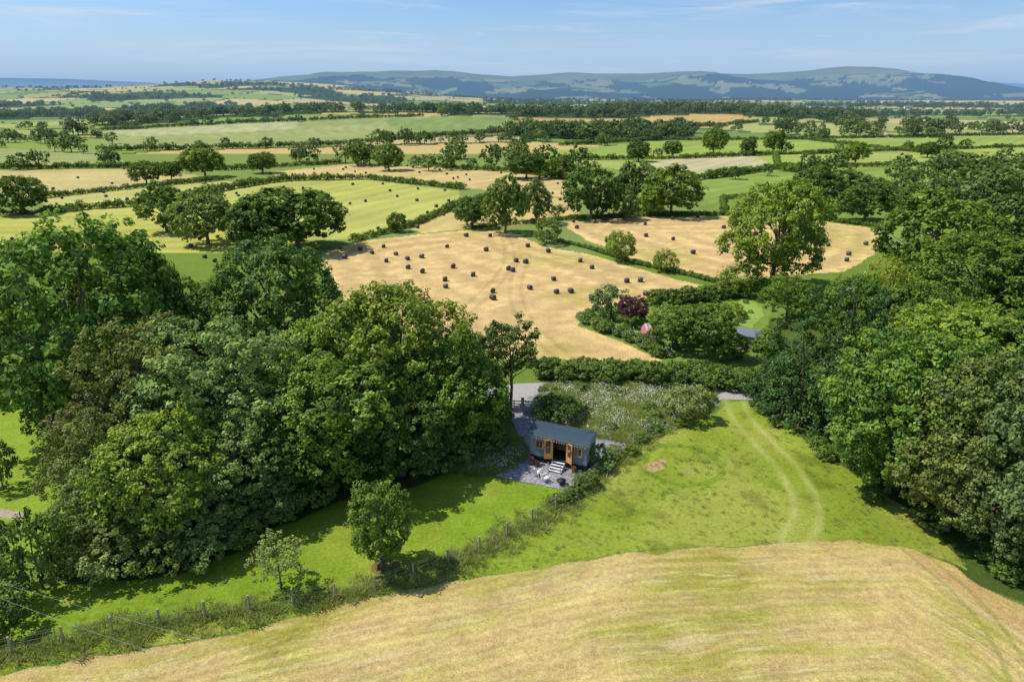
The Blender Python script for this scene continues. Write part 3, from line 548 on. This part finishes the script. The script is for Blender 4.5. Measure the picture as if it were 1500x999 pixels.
for i in range(n+1):
    a=-1+2*i/n; yv=a*(Dh/2+.16); zv=z1+.02+.42*(1-a*a)
    for xx in(-Lh/2-.22,Lh/2+.22): V+= [(xx,yv,zv),(xx,yv,zv+.045)]
for i in range(n):
    b=i*4; Fc+=[(b+1,b+3,b+7,b+5),(b,b+4,b+6,b+2),(b,b+1,b+5,b+4),(b+2,b+6,b+7,b+3)]
Fc+=[(0,2,3,1),(n*4,n*4+1,n*4+3,n*4+2)]
me=bpy.data.meshes.new('curved_roof'); me.from_pydata(V,[],Fc); me.materials.append(ROOF); add('curved_roof',me,parent=hut)
V=[];Fc=[]
for xx in(-Lh/2+.01,Lh/2-.01):
    b=len(V)
    for i in range(n+1):
        a=-1+2*i/n; V.append((xx,a*Dh/2,z1+.01+.39*(1-a*a)))
    V.append((xx,0,z1-.01)); Fc+=[(b+i,b+i+1,b+n+1) for i in range(n)]
me=bpy.data.meshes.new('gable_ends'); me.from_pydata(V,[],Fc); me.materials.append(WALL); add('gable_ends',me,parent=hut)
boxes('fascia',[((0,-Dh/2-.15,z1-.0),(Lh+.44,.03,.12),0)],WALL,hut)
def win(x,w,h):
    boxes('window_glass',[((x,-Dh/2-.01,1.75),(w,.03,h),0)],GLS,hut)
    boxes('window_frame',[((x-w/2,-Dh/2-.03,1.75),(.07,.05,h+.07),0),((x+w/2,-Dh/2-.03,1.75),(.07,.05,h+.07),0),((x,-Dh/2-.032,1.75+h/2),(w-.07,.05,.07),0),((x,-Dh/2-.032,1.75-h/2),(w-.07,.05,.07),0),((x,-Dh/2-.034,1.75),(.04,.04,h-.07),0)],OAKW,hut)
win(-1.65,.62,.75); win(1.75,.62,.75)
boxes('door_frame',[((dx-dw/2+.03,-Dh/2-.02,1.55),(.07,.1,1.85),0),((dx+dw/2-.03,-Dh/2-.02,1.55),(.07,.1,1.85),0),((dx,-Dh/2-.02,2.46),(dw-.13,.1,.07),0)],OAKW,hut)
for sgn in(-1,1):
    dl=bpy.data.objects.new('door_leaf',None); S.collection.objects.link(dl); dl.parent=hut; dl.location=(dx+sgn*(dw/2+.02),-Dh/2-.06,0); dl.rotation_euler=(0,0,math.radians(-30 if sgn>0 else 30))
    w=.62; c=sgn*w/2
    boxes('leaf_frame',[((c-w/2+.05,0,1.56),(.1,.05,1.8),0),((c+w/2-.05,0,1.56),(.1,.05,1.8),0),((c,0,2.41),(w-.2,.05,.1),0),((c,0,.92),(w-.2,.05,.52),0),((c,0,1.75),(w-.2,.04,.05),0)],OAKW,dl)
    boxes('leaf_glass',[((c,0,1.75),(w-.2,.015,1.2),0)],GLS,dl)
st=[]
for i in range(4): st.append(((dx,-Dh/2-.2-.27*i,.5-.125*i),(1.0,.16,.04),0))
boxes('step_treads',st,WHT,hut)
for sx in(-.53,.53):
    for i in range(4): boxes('step_side',[((dx+sx,-Dh/2-.2-.27*i,(.5-.125*i)/2+.01),(.05,.266,.5-.125*i),0)],GRY,hut)
for sx in(-.53,.53):
    boxes('handrail',[((dx+sx,-Dh/2-1.14,.45),(.05,.05,.9),0)],GRY,hut)
def wheel(x,y):
    V,Fc=[],[]; n=24
    for (yy,r) in((-.05,.36),(.05,.36),(.05,.29),(-.05,.29)):
        for k in range(n): a=6.2832*k/n; V.append((x+math.cos(a)*r,y+yy,.36+math.sin(a)*r))
    for j in range(4):
        for k in range(n): Fc.append((j*n+k,j*n+(k+1)%n,((j+1)%4)*n+(k+1)%n,((j+1)%4)*n+k))
    for s in range(4):
        a=math.pi*s/4; dx_,dz_=math.cos(a)*.31,math.sin(a)*.31; nx,nz=-math.sin(a)*.02,math.cos(a)*.02; b=len(V)
        V+=[(x-dx_-nx,y,.36-dz_-nz),(x+dx_-nx,y,.36+dz_-nz),(x+dx_+nx,y,.36+dz_+nz),(x-dx_+nx,y,.36-dz_+nz)]; Fc.append((b,b+1,b+2,b+3))
    add('wheel',mesh_np('wheel',V,Fc,[IRON]),parent=hut)
for x in(-1.8,1.8):
    for y in(-.95,.95): wheel(x,y)
V,Fc=tube([(2.0,.4,2.6),(2.0,.4,3.45)],[.075,.075],12); V2,F2=tube([(2.0,.4,3.4),(2.0,.4,3.52),(2,.4,3.6)],[.13,.13,.02],12); Fc+=[tuple(i+len(V) for i in f) for f in F2]; add('chimney_flue',mesh_np('flue',V+V2,Fc,[simple_mat('steel_flue',(.55,.55,.55),.35,.1,metal=.8)],smooth=True),parent=hut)
def posy(nm,x,y,z,mat,par=None,s=.22,n=70):
    rng=np.random.default_rng(int(abs(x*91+y*17))+3); c=np.array([x,y,z])+nrmz(rng.normal(size=(n,3)))*s*rng.uniform(.5,1,(n,1)); V=leafquads(c,nrmz(rng.normal(size=(n,3))),rng.uniform(.04,.08,n),rng,.9)
    return add(nm,mesh_np(nm,V,np.arange(len(V)).reshape(-1,4),[mat,HEDGELEAF],rng.integers(0,2,n),{'tint':('FLOAT',np.full(len(V),.6))}),parent=par)
posy('hanging_basket',-1.02,-Dh/2-.3,1.85,PINKFL,hut); posy('hanging_basket',1.25,-Dh/2-.3,1.85,PINKFL,hut)
B=[];BF=[]
for i in range(22):
    x=-2.4+i*.225; b=len(B); B+=[(x,-Dh/2-.19,2.44),(x+.15,-Dh/2-.19,2.44),(x+.075,-Dh/2-.19,2.27)]; BF.append((b,b+1,b+2))
me=bpy.data.meshes.new('bunting'); me.from_pydata(B,[],BF); me.materials.append(simple_mat('bunting_cloth',(.6,.45,.5),.8,.5,9)); add('bunting',me,parent=hut)
def chair(g,rz):
    e=bpy.data.objects.new('garden_chair',None); S.collection.objects.link(e); e.location=(g[0],g[1],.045); e.rotation_euler=(0,0,rz); e.scale=(.78,.78,.78)
    boxes('seat',[((0,-.22+.11*i,.42-.012*i),(.52,.095,.025),0) for i in range(5)],WHT,e)
    L=[]
    for i in range(5): L.append(((-.2+.1*i,.30,.78),(.085,.025,.72),0))
    b=boxes('backrest',L,WHT,e); b.rotation_euler=(math.radians(-14),0,0)
    boxes('legs',[((sx,sy,.21+ (.1 if sy<0 else .05)),(.05,.05,.42+(.2 if sy<0 else .1)),0) for sx in(-.29,.29) for sy in(-.25,.25)],WHT,e)
    boxes('armrests',[((sx,0,.64),(.09,.62,.03),0) for sx in(-.3,.3)],WHT,e)
chair(G(786,697),2.7); chair(G(799,705),2.2)
def pot(nm,g,r,mat,fl):
    e=bpy.data.objects.new(nm,None); S.collection.objects.link(e); e.location=(g[0],g[1],.045)
    V,Fc=tube([(0,0,0),(0,0,.02),(0,0,r*1.6),(0,0,r*1.7),(0,0,r*1.5)],[.01,r*.7,r,r*1.08,r*.7],14); add('pot',mesh_np('pot',V,Fc,[mat],smooth=True),parent=e)
    if fl: posy('flowers',0,0,r*2.1,fl,e,s=r*1.3)
TER=simple_mat('terracotta',(.35,.13,.07),.8,.2)
pot('flower_pot',G(779,680),.2,TER,PINKFL); pot('flower_pot',G(786,683),.16,TER,PINKFL); pot('flower_pot',G(840,692),.18,TER,PINKFL)
e=bpy.data.objects.new('fire_pit',None); S.collection.objects.link(e); g=G(822,710); e.location=(g[0],g[1],.045); e.scale=(.85,.85,.85)
V,Fc=tube([(0,0,.14),(0,0,.18),(0,0,.3),(0,0,.42),(0,0,.41),(0,0,.25)],[.03,.2,.36,.44,.4,.1],18); add('bowl',mesh_np('bowl',V,Fc,[IRON],smooth=True),parent=e)
boxes('bowl_legs',[((.25*math.cos(a),.25*math.sin(a),.1),(.04,.04,.2),a) for a in(0,2.1,4.2)],IRON,e)
# ---------------------------------------------------------------- garden shed / tent / far farmhouses / cables
def house(name,g,w,d,he,hr,rz,wallm,roofm,windows=2):
    e=bpy.data.objects.new(name,None); S.collection.objects.link(e); e.location=tuple(g); e.rotation_euler=(0,0,rz)
    boxes('walls',[((0,0,he/2-.3),(w,d,he+.6),0)],wallm,e)
    o=.25; V=[(-w/2-o,-d/2-o,he-.08),(w/2+o,-d/2-o,he-.08),(w/2+o,0,hr),(-w/2-o,0,hr),(w/2+o,d/2+o,he-.08),(-w/2-o,d/2+o,he-.08)]; V+=[(x,y,z+.12) for x,y,z in V]
    me=bpy.data.meshes.new('roof'); me.from_pydata(V,[],[(0,3,2,1),(3,5,4,2),(6,7,8,9),(9,8,10,11),(0,1,7,6),(5,11,10,4),(0,6,9,3),(3,9,11,5),(1,2,8,7),(2,4,10,8)]); me.materials.append(roofm); add('roof',me,parent=e)
    me=bpy.data.meshes.new('gables'); me.from_pydata([(-w/2,-d/2,he-.01),(-w/2,d/2,he-.01),(-w/2,0,hr-.03),(w/2,-d/2,he-.01),(w/2,d/2,he-.01),(w/2,0,hr-.03)],[],[(0,1,2),(3,5,4)]); me.materials.append(wallm); add('gables',me,parent=e)
    L=[((-w/2+w*(i+.5)/windows,-d/2-.02,he*.55),(w*.14+.3,.06,he*.28),0) for i in range(windows)]; boxes('windows',L,GLS,e); boxes('door',[((w*.02,-d/2-.03,he*.36),(.85,.05,he*.7),0)],WOOD,e)
SL=simple_mat('slate_roof',(.15,.17,.21),.7,.2,3); BLU=simple_mat('blue_grey_boards',(.24,.36,.50),.7,.1); REN=simple_mat('cream_render',(.66,.64,.58),.8,.1)
house('garden_shed',G(1098,508),2.6,1.8,1.6,2.15,-.5,BLU,SL,2)
for u,v in((600,158),(240,160),(900,157),(1480,163),(1330,160),(700,159),(560,158),(420,160),(330,158),(1180,160),(1240,158),(120,165)):
    g=G(u,v); house('farmhouse',g,random.uniform(11,18),7,4.5,7,random.uniform(-.8,.8),REN,SL,4)
e=bpy.data.objects.new('striped_play_tent',None); S.collection.objects.link(e); g=G(953,494); e.location=tuple(g); e.rotation_euler=(0,0,.3)
PK=simple_mat('pink_cloth',(.75,.22,.28),.8,.2); w_,d_,he,hr=2.0,1.5,1.2,1.9
for i in range(8):
    x0=-w_/2+w_*i/8; x1=x0+w_/8; m=PK if i%2 else WHT
    me=bpy.data.meshes.new('canvas_stripe'); me.from_pydata([(x0,-d_/2,0),(x1,-d_/2,0),(x1,-d_/2,he),(x0,-d_/2,he),(x1,0,hr),(x0,0,hr),(x1,d_/2,he),(x0,d_/2,he),(x1,d_/2,0),(x0,d_/2,0)],[],[(0,1,2,3),(3,2,4,5),(5,4,6,7),(7,6,8,9)]); me.materials.append(m); add('canvas_stripe',me,parent=e)
me=bpy.data.meshes.new('tent_gables'); me.from_pydata([(s*(w_/2-.01),y,z) for s in(-1,1) for y,z in((-d_/2,0),(d_/2,0),(d_/2,he),(0,hr),(-d_/2,he))],[],[(0,1,2,3,4),(5,6,7,8,9)]); me.materials.append(PK); add('tent_gables',me,parent=e)
CAB=simple_mat('cable',(.35,.35,.35),.5,.1)
def at(u,v,z): d=ray(u,v); t_=(z-H)/d[2]; return (t_*d[0],t_*d[1],z)
for a,b in(((-60,835),(820,1060)),((-60,852),(520,1040))):
    A=Vector(at(*a,9.0));B_=Vector(at(*b,9.0)); pp=[A.lerp(B_,i/12)-Vector((0,0,.36*(1-(2*i/12-1)**2))) for i in range(13)]
    V,Fc=tube(pp,[.004]*13,5); add('overhead_cable',mesh_np('cable',V,Fc,[CAB]))
# ---------------------------------------------------------------- haze, sky, sun
N=Nodes('haze'); out=N.n('ShaderNodeOutputMaterial'); va=N.n('ShaderNodeVolumeAbsorption'); sg=1.15e-4; va.inputs['Color'].default_value=(0,0,0,1); va.inputs['Density'].default_value=sg
em=N.n('ShaderNodeEmission'); em.inputs[0].default_value=(.235,.415,.70,1); em.inputs[1].default_value=sg; ad=N.n('ShaderNodeAddShader'); N.l(va.outputs[0],ad.inputs[0]); N.l(em.outputs[0],ad.inputs[1]); N.l(ad.outputs[0],out.inputs['Volume'])
hz=boxes('atmospheric_haze',[((0,8700,-15),(40000,16600,570),0)],N.m)
w=bpy.data.worlds.new('World'); S.world=w; w.use_nodes=True; nt=w.node_tree; nt.nodes.clear()
EL=57
sunv=Vector((-.93,.16,0)).normalized()*math.cos(math.radians(EL)); sunv.z=math.sin(math.radians(EL))
NN=nt.nodes.new; L=nt.links.new
sky=NN('ShaderNodeTexSky'); sky.sky_type='NISHITA'; sky.sun_disc=False; sky.sun_elevation=math.radians(EL); sky.sun_rotation=math.atan2(sunv.x,sunv.y)%(2*math.pi); sky.air_density=1.0; sky.dust_density=1.0; sky.ozone_density=2.0; sky.altitude=200
tc=NN('ShaderNodeTexCoord')
def cloud(scale3,sc,lo,hi,mxv,dist,off=0):
    mp=NN('ShaderNodeMapping'); mp.inputs['Scale'].default_value=scale3; mp.inputs['Location'].default_value=(off,off,0); L(tc.outputs['Generated'],mp.inputs[0])
    nz=NN('ShaderNodeTexNoise'); nz.inputs['Scale'].default_value=sc; nz.inputs['Detail'].default_value=8; nz.inputs['Roughness'].default_value=.62; nz.inputs['Distortion'].default_value=dist; L(mp.outputs[0],nz.inputs['Vector'])
    m=NN('ShaderNodeMapRange'); m.interpolation_type='SMOOTHSTEP'; L(nz.outputs[0],m.inputs[0]); m.inputs[1].default_value=lo; m.inputs[2].default_value=hi; m.inputs[3].default_value=0; m.inputs[4].default_value=mxv; return m.outputs[0]
c1=cloud((2.2,2.2,26),1.6,.46,.78,.85,.6); c2=cloud((7,7,48),1.6,.62,.74,.6,.2,3.7)
cm=NN('ShaderNodeMath'); cm.operation='MAXIMUM'; L(c1,cm.inputs[0]); L(c2,cm.inputs[1])
tint=NN('ShaderNodeMix'); tint.data_type='RGBA'; tint.blend_type='MULTIPLY'; tint.inputs[0].default_value=1; tint.inputs[7].default_value=(.74,.95,1.20,1); L(sky.outputs[0],tint.inputs[6])
# pale band of haze low on the horizon
sx=NN('ShaderNodeSeparateXYZ'); L(tc.outputs['Generated'],sx.inputs[0]); hm=NN('ShaderNodeMapRange'); L(sx.outputs[2],hm.inputs[0]); hm.inputs[1].default_value=.0; hm.inputs[2].default_value=.13; hm.inputs[3].default_value=.9; hm.inputs[4].default_value=0; hm.interpolation_type='SMOOTHSTEP'
hx=NN('ShaderNodeMix'); hx.data_type='RGBA'; hx.inputs[7].default_value=(5.0,5.9,7.0,1); L(hm.outputs[0],hx.inputs[0]); L(tint.outputs[2],hx.inputs[6])
mx=NN('ShaderNodeMix'); mx.data_type='RGBA'; mx.inputs[7].default_value=(5.9,6.3,6.9,1); L(cm.outputs[0],mx.inputs[0]); L(hx.outputs[2],mx.inputs[6])
bg=NN('ShaderNodeBackground'); bg.inputs[1].default_value=.13; L(mx.outputs[2],bg.inputs[0]); wo=NN('ShaderNodeOutputWorld'); L(bg.outputs[0],wo.inputs[0])
sl=bpy.data.lights.new('sun','SUN'); sl.energy=5.0; sl.angle=math.radians(.5); sl.color=(1,.94,.85); so=bpy.data.objects.new('sun',sl); S.collection.objects.link(so); so.rotation_euler=sunv.to_track_quat('Z','Y').to_euler()
print('OBJ',len(bpy.data.objects),'bales',len(bl))
